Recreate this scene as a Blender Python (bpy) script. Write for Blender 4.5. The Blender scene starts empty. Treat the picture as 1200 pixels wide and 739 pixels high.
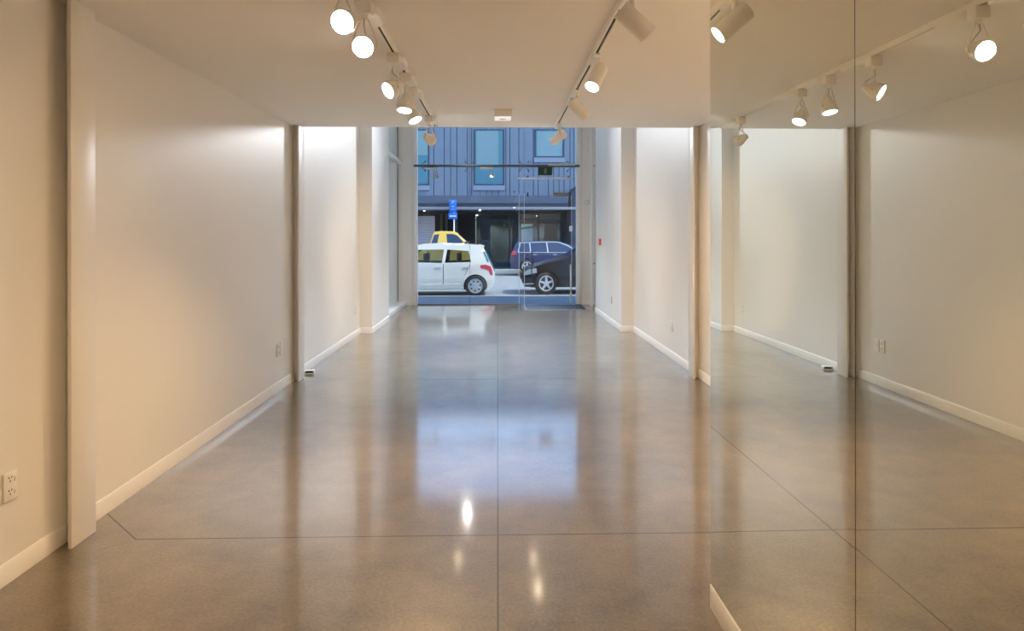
import bpy, bmesh, math, random
from math import pi, sin, cos, radians as R
from mathutils import Vector, Matrix
random.seed(7)
sc = bpy.context.scene
COL = sc.collection

# ------------------------------------------------------------------ materials
def mat(name, col=(.8, .8, .8), rough=.5, metal=0., spec=.5, coat=0., emit=None, es=0., noise=None, bump=None):
    m = bpy.data.materials.new(name); m.use_nodes = True
    nt = m.node_tree; b = nt.nodes['Principled BSDF']
    b.inputs['Base Color'].default_value = (*col, 1)
    b.inputs['Roughness'].default_value = rough
    b.inputs['Metallic'].default_value = metal
    b.inputs['Specular IOR Level'].default_value = spec
    b.inputs['Coat Weight'].default_value = coat
    b.inputs['Coat Roughness'].default_value = .04
    if emit:
        b.inputs['Emission Color'].default_value = (*emit, 1)
        b.inputs['Emission Strength'].default_value = es
    if noise:                                   # (scale, amount): soft tonal variation that belongs to the surface
        tc = nt.nodes.new('ShaderNodeTexCoord'); n = nt.nodes.new('ShaderNodeTexNoise')
        n.inputs['Scale'].default_value = noise[0]; n.inputs['Detail'].default_value = 5
        r = nt.nodes.new('ShaderNodeValToRGB')
        a = noise[1]
        r.color_ramp.elements[0].position = .3; r.color_ramp.elements[1].position = .7
        r.color_ramp.elements[0].color = (*[c*(1-a) for c in col], 1)
        r.color_ramp.elements[1].color = (*[min(1, c*(1+a)) for c in col], 1)
        nt.links.new(tc.outputs['Object'], n.inputs['Vector'])
        nt.links.new(n.outputs['Fac'], r.inputs['Fac'])
        nt.links.new(r.outputs['Color'], b.inputs['Base Color'])
    if bump:
        tc = nt.nodes.new('ShaderNodeTexCoord'); n = nt.nodes.new('ShaderNodeTexNoise')
        n.inputs['Scale'].default_value = bump[0]; n.inputs['Detail'].default_value = 4
        bp = nt.nodes.new('ShaderNodeBump'); bp.inputs['Strength'].default_value = bump[1]
        bp.inputs['Distance'].default_value = bump[2] if len(bump) > 2 else .01
        nt.links.new(tc.outputs['Object'], n.inputs['Vector'])
        nt.links.new(n.outputs['Fac'], bp.inputs['Height'])
        nt.links.new(bp.outputs['Normal'], b.inputs['Normal'])
    return m

def glass_mat(name, tint=(.93, .97, .97), refl=1.0, rough=0.):
    m = bpy.data.materials.new(name); m.use_nodes = True
    nt = m.node_tree; nt.nodes.clear()
    o = nt.nodes.new('ShaderNodeOutputMaterial'); mx = nt.nodes.new('ShaderNodeMixShader')
    t = nt.nodes.new('ShaderNodeBsdfTransparent'); g = nt.nodes.new('ShaderNodeBsdfGlossy')
    f = nt.nodes.new('ShaderNodeFresnel'); f.inputs['IOR'].default_value = 1.45
    k = nt.nodes.new('ShaderNodeMath'); k.operation = 'MULTIPLY'; k.inputs[1].default_value = refl
    t.inputs['Color'].default_value = (*tint, 1); g.inputs['Roughness'].default_value = rough
    nt.links.new(f.outputs[0], k.inputs[0]); nt.links.new(k.outputs[0], mx.inputs[0])
    nt.links.new(t.outputs[0], mx.inputs[1]); nt.links.new(g.outputs[0], mx.inputs[2])
    nt.links.new(mx.outputs[0], o.inputs['Surface'])
    return m

def floor_mat():
    m = mat('polished_concrete', (.3, .25, .2), .16)
    nt = m.node_tree; b = nt.nodes['Principled BSDF']; L = nt.links
    def N(t, **kw):
        n = nt.nodes.new(t)
        for k, v in kw.items(): setattr(n, k, v)
        return n
    def mth(op, a, b_=None, clamp=False):
        n = N('ShaderNodeMath', operation=op); n.use_clamp = clamp
        for i, v in enumerate((a, b_)):
            if v is None: continue
            if isinstance(v, (int, float)): n.inputs[i].default_value = v
            else: L.new(v, n.inputs[i])
        return n.outputs[0]
    tc = N('ShaderNodeTexCoord'); sp = N('ShaderNodeSeparateXYZ'); L.new(tc.outputs['Object'], sp.inputs[0])
    X, Y = sp.outputs[0], sp.outputs[1]
    n1 = N('ShaderNodeTexNoise'); n1.inputs['Scale'].default_value = .9; n1.inputs['Detail'].default_value = 6; n1.inputs['Roughness'].default_value = .62
    n2 = N('ShaderNodeTexNoise'); n2.inputs['Scale'].default_value = 70; n2.inputs['Detail'].default_value = 3
    n3 = N('ShaderNodeTexNoise'); n3.inputs['Scale'].default_value = 5; n3.inputs['Detail'].default_value = 8; n3.inputs['Roughness'].default_value = .7
    for n in (n1, n2, n3): L.new(tc.outputs['Object'], n.inputs['Vector'])
    v = mth('ADD', mth('MULTIPLY', n1.outputs[0], .55), mth('MULTIPLY', n3.outputs[0], .45))
    v = mth('ADD', v, mth('MULTIPLY', mth('SUBTRACT', n2.outputs[0], .5), .42))
    cr = N('ShaderNodeValToRGB'); L.new(v, cr.inputs[0])
    e = cr.color_ramp.elements
    e[0].position = .30; e[0].color = FLOOR_A; e[1].position = .70; e[1].color = FLOOR_B
    # saw cuts: one along the shop, two across, and the short diagonals by the near column
    def near(u, c, w): return mth('LESS_THAN', mth('ABSOLUTE', mth('SUBTRACT', u, c)), w)
    cut = near(X, 0, .0042)
    inside = mth('GREATER_THAN', X, -1.793)
    cut = mth('MAXIMUM', cut, mth('MULTIPLY', near(Y, 3.214, .0045), inside))
    cut = mth('MAXIMUM', cut, near(Y, 6.716, .004))
    # diagonal from (-1.793,3.206) to (-2.11,3.505)
    q = mth('ADD', mth('MULTIPLY', X, .686), mth('MULTIPLY', Y, .7276))
    dg = mth('MULTIPLY', near(q, -1.793*.686+3.212*.7276, .004), mth('LESS_THAN', X, -1.79))
    dg = mth('MULTIPLY', dg, mth('GREATER_THAN', Y, 3.205))
    cut = mth('MAXIMUM', cut, dg)
    # faint hairline crack towards the wall
    q2 = mth('ADD', mth('ADD', mth('MULTIPLY', X, -.617), mth('MULTIPLY', Y, .787)), mth('MULTIPLY', n3.outputs[0], .02))
    hc = mth('MULTIPLY', near(q2, 1.793*.617+3.206*.787+.01, .003), mth('LESS_THAN', X, -1.8))
    hc = mth('MULTIPLY', hc, mth('LESS_THAN', Y, 3.2))
    cut = mth('MAXIMUM', cut, mth('MULTIPLY', hc, .45))
    mx = N('ShaderNodeMixRGB'); L.new(cut, mx.inputs[0]); L.new(cr.outputs[0], mx.inputs[1]); mx.inputs[2].default_value = (.035, .028, .022, 1)
    L.new(mx.outputs[0], b.inputs['Base Color'])
    rr = mth('ADD', mth('MULTIPLY', n3.outputs[0], .03), FLOOR_R)
    rr = mth('MAXIMUM', rr, mth('MULTIPLY', cut, .6))
    L.new(rr, b.inputs['Roughness'])
    b.inputs['Specular IOR Level'].default_value = FLOOR_S
    b.inputs['Coat Weight'].default_value = 1.; b.inputs['Coat Roughness'].default_value = .10; b.inputs['Coat IOR'].default_value = 1.75
    bp = N('ShaderNodeBump'); bp.inputs['Strength'].default_value = .05; bp.inputs['Distance'].default_value = .004
    n4 = N('ShaderNodeTexNoise'); n4.inputs['Scale'].default_value = 9; n4.inputs['Detail'].default_value = 3; L.new(tc.outputs['Object'], n4.inputs['Vector'])
    L.new(n4.outputs[0], bp.inputs['Height']); L.new(bp.outputs[0], b.inputs['Normal'])
    return m

FLOOR_A = (.060, .045, .027, 1); FLOOR_B = (.222, .178, .118, 1); FLOOR_R = .30; FLOOR_S = .7
M = {}
M['floor'] = floor_mat()
M['wall'] = mat('wall_paint', (.835, .825, .81), .42, spec=.45, bump=(60, .03, .003))
M['ceil'] = mat('ceiling_paint', (.89, .88, .87), .7, spec=.3, bump=(60, .03, .003))
M['trim'] = mat('trim_enamel', (.84, .83, .81), .3)
M['steelpaint'] = mat('column_enamel', (.82, .81, .79), .35)
M['fixture'] = mat('fixture_white', (.90, .90, .89), .4)
M['dark'] = mat('dark_slot', (.02, .018, .016), .6)
M['lens_hot'] = mat('lamp_lens_warm', (1, 1, 1), .3, emit=(1, .93, .82), es=26)
M['lens_cool'] = mat('lamp_lens_led', (1, 1, 1), .3, emit=(1, .96, .90), es=16)
M['lens_bar'] = mat('lamp_lens_small', (1, 1, 1), .3, emit=(1, .97, .92), es=1.6)
M['lens_dim'] = mat('lamp_lens_edge', (1, .95, .88), .3, emit=(1, .9, .76), es=6)
M['plastic'] = mat('switch_plastic', (.86, .85, .82), .3)
M['grey_plastic'] = mat('switch_plastic_grey', (.5, .53, .55), .35)
M['red'] = mat('red_plastic', (.62, .05, .03), .35)
M['mirror'] = mat('mirror_silver', (.845, .85, .765), 0., metal=1.)
M['mirror_edge'] = mat('mirror_edge', (.06, .065, .05), .4)
M['glass'] = glass_mat('clear_glass', (.90, .95, .97), .8)
M['carglass'] = glass_mat('car_glass', (.74, .78, .80), 1.2)
M['white_frame'] = mat('white_frame', (.85, .86, .87), .3)
M['steel'] = mat('brushed_steel', (.42, .43, .45), .35, metal=1.)
M['dark_steel'] = mat('dark_steel', (.12, .125, .14), .4, metal=.8)
M['obscure'] = mat('obscure_glass', (.74, .82, .87), .12, noise=(1.6, .06))
M['mat'] = mat('entry_matting', (.05, .065, .09), .75, noise=(160, .4))
M['mat_edge'] = mat('mat_edging', (.35, .40, .46), .3, metal=.6)
M['sign_green'] = mat('sign_green', (.004, .035, .014), .4)
M['sign_fig'] = mat('sign_figure', (.20, .26, .24), .5)
M['sign_blue'] = mat('sign_blue', (.012, .14, .60), .35)
M['sign_white'] = mat('sign_white', (.82, .84, .86), .4)
M['sign_mid'] = mat('sign_pale_blue', (.62, .76, .92), .4)
M['leaf_green'] = mat('sign_leaf_green', (.03, .45, .20), .4)
M['asphalt'] = mat('asphalt', (.20, .215, .225), .8, noise=(3, .12), bump=(300, .2, .004))
M['footpath'] = mat('footpath_paving', (.045, .07, .11), .6, noise=(2, .15))
M['kerb'] = mat('kerb_concrete', (.52, .52, .50), .75, noise=(6, .1))
M['clad'] = mat('facade_cladding', (.128, .172, .245), .45, noise=(1.2, .06))
M['clad_back'] = mat('facade_joint', (.03, .035, .06), .7)
M['clad_trim'] = mat('facade_flashing', (.20, .245, .34), .4)
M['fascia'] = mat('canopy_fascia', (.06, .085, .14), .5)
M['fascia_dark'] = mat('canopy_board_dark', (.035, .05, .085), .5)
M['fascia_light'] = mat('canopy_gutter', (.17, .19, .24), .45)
M['soffit'] = mat('canopy_soffit', (.08, .08, .10), .7)
M['winframe'] = mat('window_frame_dark', (.025, .05, .09), .4)
M['sky_teal'] = mat('sky_reflection_teal', (.16, .62, .78), .3)  # teal painted in for the sky reflected by the facade windows
M['fpane'] = glass_mat('facade_pane', (.86, .96, .98), 2.2)
M['blind'] = mat('window_blind', (.93, .95, .95), .7)
M['shopdark'] = mat('shop_recess', (.022, .019, .024), .7)
M['shopgrey'] = mat('shop_interior_grey', (.11, .125, .125), .7)
M['shopblue'] = mat('shop_panel_blue', (.15, .19, .26), .6)
M['shopbeige'] = mat('shop_panel_beige', (.36, .36, .33), .7)
M['shutter'] = mat('shutter_mauve', (.40, .37, .43), .6)
M['shopglass'] = glass_mat('shop_glass', (.75, .80, .82), .8)
M['downlight'] = mat('downlight', (1, 1, 1), .4, emit=(1, .95, .85), es=4)
M['p_white'] = mat('paint_white', (.80, .78, .73), .25, coat=1.)
M['p_yellow'] = mat('paint_yellow', (.78, .53, .10), .3, coat=.8)
M['p_blue'] = mat('paint_blue', (.030, .045, .12), .25, coat=1.)
M['p_black'] = mat('paint_black', (.005, .009, .02), .25, coat=.35)
M['tyre'] = mat('tyre_rubber', (.03, .032, .036), .75)
M['rim'] = mat('rim_silver', (.62, .65, .70), .3, metal=.5)
M['rimdark'] = mat('rim_recess', (.03, .035, .045), .6)
M['carpanel'] = mat('car_dark_trim', (.02, .02, .024), .5)
M['cabin'] = mat('car_cabin', (.035, .04, .05), .8)
M['blueglass'] = mat('tinted_glass_blue', (.010, .035, .10), .03, spec=1.)
M['tealglass'] = mat('tinted_glass_teal', (.07, .24, .30), .06, spec=1.)
M['taillamp'] = mat('tail_lamp_red', (.62, .07, .10), .2)
M['headlamp'] = mat('head_lamp', (.5, .56, .62), .1)
M['orange'] = mat('decal_orange', (.85, .40, .04), .5)
M['brown'] = mat('brown_strip', (.16, .13, .12), .6)

# ------------------------------------------------------------------ geometry helpers
def bm_new(): return bmesh.new()
def box(bm, x0, x1, y0, y1, z0, z1, mi=0, bev=0.):
    vs = [bm.verts.new((x, y, z)) for x in (x0, x1) for y in (y0, y1) for z in (z0, z1)]
    fs = [(0, 1, 3, 2), (4, 6, 7, 5), (0, 4, 5, 1), (2, 3, 7, 6), (0, 2, 6, 4), (1, 5, 7, 3)]
    faces = [bm.faces.new([vs[i] for i in f]) for f in fs]
    for f in faces: f.material_index = mi
    if bev:
        es = list({e for f in faces for e in f.edges})
        r = bmesh.ops.bevel(bm, geom=es, offset=bev, segments=2, profile=.5, affect='EDGES')
        for f in r['faces']: f.material_index = mi; f.smooth = True
    return vs
def frame_of(d):
    d = Vector(d).normalized()
    u = d.cross(Vector((0, 0, 1)))
    if u.length < 1e-4: u = Vector((1, 0, 0))
    u.normalize(); w = u.cross(d).normalized()
    return d, u, w
def lathe(bm, prof, origin=(0, 0, 0), axis=(0, 0, 1), n=28, mi=0, cap=True, smooth=True):
    """prof: list of (distance along the axis, radius)"""
    d, u, w = frame_of(axis); o = Vector(origin); rings = []
    for t, r in prof:
        rings.append([bm.verts.new(o + d*t + u*(r*cos(2*pi*k/n)) + w*(r*sin(2*pi*k/n))) for k in range(n)])
    for a, b in zip(rings[:-1], rings[1:]):
        for k in range(n):
            f = bm.faces.new((a[k], a[(k+1) % n], b[(k+1) % n], b[k])); f.material_index = mi; f.smooth = smooth
    if cap:
        for r in (rings[0], rings[-1]):
            f = bm.faces.new(r); f.material_index = mi
    return rings
def tube(bm, pts, r, n=10, mi=0):
    for a, b in zip(pts[:-1], pts[1:]):
        a, b = Vector(a), Vector(b)
        lathe(bm, [(0, r), ((b-a).length, r)], a, b-a, n, mi)
def prism(bm, poly, y0, y1, mi=0):
    """polygon in (x,z) pushed from y0 to y1"""
    a = [bm.verts.new((x, y0, z)) for x, z in poly]; b = [bm.verts.new((x, y1, z)) for x, z in poly]
    n = len(poly); fs = [bm.faces.new(a), bm.faces.new(b[::-1])]
    for i in range(n): fs.append(bm.faces.new((a[i], b[i], b[(i+1) % n], a[(i+1) % n])))
    for f in fs: f.material_index = mi
def flat(bm, pts, mi=0):
    f = bm.faces.new([bm.verts.new(p) for p in pts]); f.material_index = mi
def obj(name, bm, mats, parent=None, loc=None, sharp=40, recalc=True):
    if recalc: bmesh.ops.recalc_face_normals(bm, faces=bm.faces)
    me = bpy.data.meshes.new(name); bm.to_mesh(me); bm.free()
    for m in (mats if isinstance(mats, (list, tuple)) else [mats]): me.materials.append(m)
    if sharp: me.set_sharp_from_angle(angle=R(sharp))
    o = bpy.data.objects.new(name, me); COL.objects.link(o)
    if parent: o.parent = parent
    if loc: o.location = loc
    return o
def tag(o, label=None, cat=None, group=None, kind=None):
    if label: o['label'] = label
    if cat: o['category'] = cat
    if group: o['group'] = group
    if kind: o['kind'] = kind
    return o
def thing(name, label, cat, loc=(0, 0, 0), rz=0., group=None):
    o = bpy.data.objects.new(name, None); COL.objects.link(o); o.empty_display_size = .1
    o.location = loc; o.rotation_euler = (0, 0, rz)
    return tag(o, label, cat, group)
def struct(name, bm, m, label, cat, **k):
    return tag(obj(name, bm, m, **k), label, cat, kind='structure')
def copy_tree(o, parent=None):
    c = o.copy(); COL.objects.link(c); c.parent = parent
    for ch in list(o.children): copy_tree(ch, c)
    return c

# ------------------------------------------------------------------ room shell
CZ = 2.648; VZ = 4.32; WX = 2.13; FY = 14.0; BY = -3.2
PX = 1.94; PYL = 9.95; SWL = 11.47; SWR = 12.64
bm = bm_new(); box(bm, -2.6, 2.6, BY-.2, FY+.04, -.25, 0)
struct('floor', bm, M['floor'], 'glossy polished concrete floor with thin saw cuts', 'floor')

bm = bm_new()
box(bm, -2.5, 2.5, BY-.2, 6.76, CZ, VZ)
struct('ceiling', bm, M['ceil'], 'plain painted ceiling ending in an edge before the tall shopfront', 'ceiling')
bm = bm_new(); box(bm, -2.5, 2.5, 6.76, FY+.3, VZ, VZ+.3)
struct('ceiling', bm, M['ceil'], 'high ceiling over the bay behind the shop window', 'ceiling')

bm = bm_new()
box(bm, -WX-.3, -WX, BY-.2, SWL, 0, VZ)
box(bm, -WX-.05, -PX, PYL, SWL, 0, VZ)
box(bm, -WX-.3, -WX, SWL, FY+.1, VZ-.2, VZ)
box(bm, -WX-.3, -WX-.06, SWL, FY+.1, 0, VZ)
struct('wall_left', bm, M['wall'], 'long white wall on the left with a shallow step near the shopfront', 'wall')
bm = bm_new()
box(bm, WX, WX+.3, BY-.2, FY-.03, 0, VZ)
struct('wall_right', bm, M['wall'], 'white wall on the right behind the far steel column', 'wall')
bm = bm_new(); box(bm, PX, WX, PYL+.05, SWR, 0, VZ)
struct('wall_right', bm, M['wall'], 'shallow white step of the right wall nearer the shop window', 'wall')
bm = bm_new(); box(bm, -2.5, 2.5, BY-.2, BY, 0, CZ)
struct('wall_back', bm, M['wall'], 'white wall behind the viewer', 'wall')
MX = .8715; MY = 2.569
bm = bm_new(); box(bm, MX+.004, WX+.02, BY-.02, MY, 0, CZ)
struct('wall_partition', bm, M['wall'], 'white partition carrying the tall mirrors', 'wall')
# the returns either side of the shop window
bm = bm_new()
box(bm, -WX-.3, -1.855, FY-.03, FY+.28, 0, VZ)
struct('wall_front', bm, M['wall'], 'narrow white wall return left of the shop window', 'wall')
bm = bm_new(); box(bm, 1.845, WX+.3, FY-.03, FY+.28, 0, VZ)
struct('wall_front', bm, M['wall'], 'narrow white wall return right of the shop window', 'wall')

# skirting boards with a small chamfer
SH = .092
def skirt_x(bm, xw, sgn, y0, y1, t=.012):
    """along a wall at x=xw, room side towards sgn"""
    pr = [(0, 0), (t, 0), (t, SH-.012), (t*.35, SH), (0, SH)]
    a = [bm.verts.new((xw+sgn*p, y0, q)) for p, q in pr]; b = [bm.verts.new((xw+sgn*p, y1, q)) for p, q in pr]
    bm.faces.new(a); bm.faces.new(b[::-1])
    for i in range(5): bm.faces.new((a[i], b[i], b[(i+1) % 5], a[(i+1) % 5]))
def skirt_y(bm, yw, sgn, x0, x1, t=.012):
    pr = [(0, 0), (t, 0), (t, SH-.012), (t*.35, SH), (0, SH)]
    a = [bm.verts.new((x0, yw+sgn*p, q)) for p, q in pr]; b = [bm.verts.new((x1, yw+sgn*p, q)) for p, q in pr]
    bm.faces.new(a); bm.faces.new(b[::-1])
    for i in range(5): bm.faces.new((a[i], b[i], b[(i+1) % 5], a[(i+1) % 5]))
bm = bm_new()
for y0, y1 in ((BY, 3.205), (3.225, 6.725), (6.745, PYL)): skirt_x(bm, -WX, 1, y0, y1)
skirt_y(bm, PYL, -1, -WX, -PX+.012); skirt_x(bm, -PX, 1, PYL, SWL)
struct('baseboard_left', bm, M['trim'], 'low white skirting along the left wall', 'skirting')
bm = bm_new()
for y0, y1 in ((2.6, 6.725), (6.745, PYL+.05)): skirt_x(bm, WX, -1, y0, y1)
skirt_y(bm, PYL+.05, -1, PX-.012, WX); skirt_x(bm, PX, -1, PYL+.05, SWR); 
struct('baseboard_right', bm, M['trim'], 'low white skirting along the right wall', 'skirting')
bm = bm_new()
box(bm, .857, MX+.004, BY, MY+.001, 0, SH+.002, bev=.002)
struct('baseboard_partition', bm, M['trim'], 'white skirting under the mirrors', 'skirting')
bm = bm_new(); skirt_y(bm, FY-.03, -1, -WX+.14, -1.855); skirt_y(bm, FY-.03, -1, 1.845, WX)
struct('baseboard_front', bm, M['trim'], 'short skirting on the returns beside the shop window', 'skirting')

# steel portal columns standing against the walls: an outer flange, a dark gap and the web
def column(name, s, y0, y1, ztop, label):
    bm = bm_new(); ym = (y0+y1)/2
    box(bm, *sorted((s*2.047, s*2.065)), y0, y1, 0, ztop, bev=.002)
    box(bm, *sorted((s*2.065, s*(WX+.001))), ym-.006, ym+.006, 0, ztop)
    return struct(name, bm, M['steelpaint'], label, 'column')
column('trim_1', -1, 3.121, 3.309, CZ, 'white steel column nearest the viewer on the left wall')
column('trim_2', -1, 6.640, 6.830, VZ, 'white steel column at the ceiling edge on the left wall')
column('trim_3', 1, 6.640, 6.830, VZ, 'white steel column at the ceiling edge on the right wall')

# ------------------------------------------------------------------ mirrors
def mirror(xa, ya, xb, yb, label):
    """xa,ya far edge; xb,yb near edge"""
    bm = bm_new(); z0, z1 = SH+.004, CZ-.002
    d = Vector((xb-xa, yb-ya, 0)).normalized(); n = Vector((-d.y, d.x, 0))
    if n.x < 0: n = -n
    pts = [Vector((xa, ya, 0)), Vector((xb, yb, 0)), Vector((xb, yb, 0))+n*.005, Vector((xa, ya, 0))+n*.005]
    a = [bm.verts.new((p.x, p.y, z0)) for p in pts]; b = [bm.verts.new((p.x, p.y, z1)) for p in pts]
    bm.faces.new(a).material_index = 1; bm.faces.new(b).material_index = 1
    for i in range(4):
        f = bm.faces.new((a[i], a[(i+1) % 4], b[(i+1) % 4], b[i])); f.material_index = 0 if i == 0 else 1
    o = obj('wall_mirror', bm, [M['mirror'], M['mirror_edge']], sharp=None)
    return tag(o, label, 'mirror', 'tall mirrors on the partition')
mirror(.8595, MY-.003, .8685, 1.537, 'tall frameless mirror at the far end of the partition, left of the seam')
mirror(.8645, 1.527, .8685, .47, 'tall frameless mirror nearer the viewer, right of the seam')

bm = bm_new(); box(bm, .8715, .8750, 1.526, 1.539, SH+.004, CZ-.002); struct('trim_5', bm, M['mirror_edge'], 'dark joint between the two mirrors', 'trim')

# ------------------------------------------------------------------ sockets and small wall items
def socket(s, xw, y, z, label, kind='double', m=None, name='wall_socket', group=None):
    """plate on the wall x=xw; room side is direction s"""
    m = m or M['plastic']
    t = thing(name, label, 'socket', (xw, y, z), 0, group)
    bm = bm_new(); box(bm, *sorted((0, s*.011)), -.037, .037, -.062, .062, bev=.003)
    obj('plate', bm, m, t)
    if kind == 'double':
        for dz in (.028, -.028):
            bm = bm_new()
            for (dy, dzz, a) in ((-.012, .010, .5), (.004, .010, -.5), (-.004, -.006, 0)):
                v0 = len(bm.verts)
                vs = box(bm, *sorted((s*.0095, s*.0119)), dy-.0016, dy+.0016, dz+dzz-.005, dz+dzz+.005)
                c = Vector((0, dy, dz+dzz))
                bmesh.ops.rotate(bm, verts=vs, cent=c, matrix=Matrix.Rotation(a, 3, 'X'))
            obj('pin_slots', bm, M['dark'], t)
            bm = bm_new(); box(bm, *sorted((s*.010, s*.0155)), .018, .030, dz-.012, dz+.006, bev=.0015)
            obj('rocker_switch', bm, M['plastic'], t)
    else:
        bm = bm_new(); box(bm, *sorted((s*.010, s*.0135)), -.014, .014, -.02, .02, bev=.002)
        obj('cover_insert', bm, m, t)
    return t
socket(1, -WX, 2.835, .416, 'white double socket on the left wall at the left edge, before the near column')
socket(1, -WX, 6.245, .40, 'white double socket on the left wall just before the far column')
socket(1, -WX, 6.335, .40, 'blank white plate beside the socket by the left far column', 'blank', name='blank_wall_plate')
socket(1, -WX, 9.62, .39, 'white socket low on the left wall close to the stepped corner', 'double')
socket(-1, WX, 7.75, .404, 'white socket low on the right wall between the column and the stepped corner', 'double')
socket(-1, PX, 10.82, .42, 'grey socket low on the right wall near the shop window', 'blank', M['grey_plastic'])
t = thing('fire_call_point', 'small red fire call point on the right wall near the window', 'alarm', (PX, 11.98, 1.388))  # fire call point fixed to the wall
bm = bm_new(); box(bm, -.035, 0, -.045, .045, -.06, .06, bev=.006); obj('housing', bm, M['red'], t)
bm = bm_new(); box(bm, -.0375, -.034, -.027, .027, -.03, .024, bev=.001); obj('press_panel', bm, mat('alarm_panel', (.66, .30, .22), .4), t)
t = thing('floor_socket_box', 'small white plug box with a dark opening on the floor by the left column', 'plug box', (-2.06, 7.06, 0), R(8))
bm = bm_new()
box(bm, -.052, -.040, -.036, .036, 0, .034); box(bm, .040, .052, -.036, .036, 0, .034)
box(bm, -.04, .04, .024, .036, 0, .034); box(bm, -.04, .04, -.036, -.026, 0, .010); box(bm, -.04, .04, -.03, .03, .030, .036)
obj('casing', bm, M['plastic'], t)
bm = bm_new(); box(bm, -.04, .04, -.018, .024, .002, .03); obj('recess', bm, M['dark'], t)

# emergency light on the ceiling
t = thing('emergency_light', 'small white emergency light on the ceiling near its front edge', 'light', (.05, 5.80, CZ))
bm = bm_new(); box(bm, -.085, .085, -.03, .19, -.012, 0); obj('mounting_plate', bm, M['fixture'], t)
bm = bm_new(); box(bm, -.078, .078, -.02, .18, -.066, -.012, bev=.004); obj('housing', bm, M['fixture'], t)
bm = bm_new(); box(bm, -.072, .072, -.012, .172, -.072, -.066, bev=.002); df = obj('diffuser', bm, mat('emergency_diffuser', (.9, .9, .9), .4, emit=(1, .98, .95), es=.55), t)
bm = bm_new(); lathe(bm, [(0, .012), (.003, .012)], (0, .08, -.0745), (0, 0, 1), 16)
for v in bm.verts: v.co.x *= 3.2; v.co.y = .08+(v.co.y-.08)*1.9
obj('lamp_slot', bm, M['grey_plastic'], t)

# ------------------------------------------------------------------ track lights
TLX, TRX = -.632, .606; TZ = CZ - .034
def track(x, y0, y1, label):
    t = thing('track_rail', label, 'track', (x, y0, CZ), 0, 'ceiling light tracks')
    L = y1-y0; bm = bm_new()
    box(bm, -.018, -.0075, 0, L, -.034, 0); box(bm, .0075, .018, 0, L, -.034, 0)
    box(bm, -.0075, .0075, 0, L, -.01, 0); box(bm, -.018, .018, -.006, 0, -.034, 0); box(bm, -.018, .018, L, L+.006, -.034, 0)
    obj('channel', bm, M['fixture'], t)
    bm = bm_new(); box(bm, -.0075, .0075, 0, L, -.026, -.01); obj('slot', bm, M['dark'], t)
track(TLX, -2.2, 6.55, 'white ceiling track on the left carrying bell-shaped spotlights')
track(TRX, -2.2, 6.55, 'white ceiling track on the right carrying cylinder spotlights')

WARM = (1.0, .64, .31)
def spot(loc, d, energy, angle=115, col=WARM, r=.035, blend=1.):
    l = bpy.data.lights.new('spot_lamp', 'SPOT'); l.energy = energy; l.color = col
    l.spot_size = R(angle); l.spot_blend = blend; l.shadow_soft_size = r
    o = bpy.data.objects.new('spot_lamp', l); COL.objects.link(o); o.location = loc
    o.rotation_euler = Vector(d).to_track_quat('-Z', 'Y').to_euler()
    return o

def par_spot(x, y, d, label, energy, lens='lens_hot', zt=TZ, angle=115):
    d = Vector(d).normalized()
    t = thing('bell_spotlight', label, 'spotlight', (x, y, zt), 0, 'bell spotlights on the left track')
    bm = bm_new(); box(bm, -.038, .038, -.032, .032, -.062, 0, bev=.006)
    obj('adapter', bm, M['fixture'], t)
    bm = bm_new()                                   # oval gear tray running along the rail
    n = 12; L, W = .115, .056; oc = .155
    ring = [(W*cos(a), oc+L-W+W*sin(a)) for a in [pi*k/n for k in range(n+1)]] + [(W*cos(a), oc-L+W+W*sin(a)) for a in [pi+pi*k/n for k in range(n+1)]]
    a = [bm.verts.new((p, q, -.001)) for p, q in ring]; b = [bm.verts.new((p, q, -.026)) for p, q in ring]
    c = [bm.verts.new((p*.86, oc+(q-oc)*.95, -.034)) for p, q in ring]
    m_ = len(ring)
    bm.faces.new(a); bm.faces.new(c[::-1])
    for u, v in ((a, b), (b, c)):
        for i in range(m_): bm.faces.new((u[i], u[(i+1) % m_], v[(i+1) % m_], v[i])).smooth = True
    obj('gear_tray', bm, M['fixture'], t)
    P = Vector((0, 0, -.208))                        # tilt axis
    ax = d.cross(Vector((0, 0, 1)));  ax = ax.normalized() if ax.length > .05 else Vector((1, 0, 0))
    bm = bm_new(); lathe(bm, [(0, .016), (.018, .013), (.024, .009)], (0, 0, -.060), (0, 0, -1), 14)
    nk = Vector((0, 0, -.078))
    for s in (-1, 1):
        tube(bm, [nk, nk+ax*s*.018+Vector((0, 0, -.006)), P+ax*s*.057+Vector((0, 0, .02)), P+ax*s*.057], .0045, 8)
        lathe(bm, [(0, .009), (.012, .009)], P+ax*s*.049, ax*s, 12)
    obj('yoke', bm, M['fixture'], t)
    bm = bm_new()
    pr = [(-.070, .018), (-.067, .024), (-.050, .027), (-.046, .029), (-.020, .040), (.010, .050), (.030, .0535), (.046, .0545), (.050, .0535), (.050, .0485), (.040, .047)]
    lathe(bm, pr, P, d, 32)
    h = obj('lamp_head', bm, M['fixture'], t)
    bm = bm_new(); lathe(bm, [(.041, .0475), (.045, .047), (.048, .036), (.0495, .012)], P, d, 32)
    obj('lens', bm, M[lens], h)
    bm = bm_new(); tube(bm, [nk+d*.004+Vector((0,0,-.004)), nk+d*.012+Vector((0, 0, -.035)), P-d*.055+Vector((0, 0, .03)), P-d*.066], .003, 6)
    obj('cable', bm, M['grey_plastic'], t)
    spot(Vector((x, y, zt))+P+d*.056, d, energy, angle)
    return t
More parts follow.
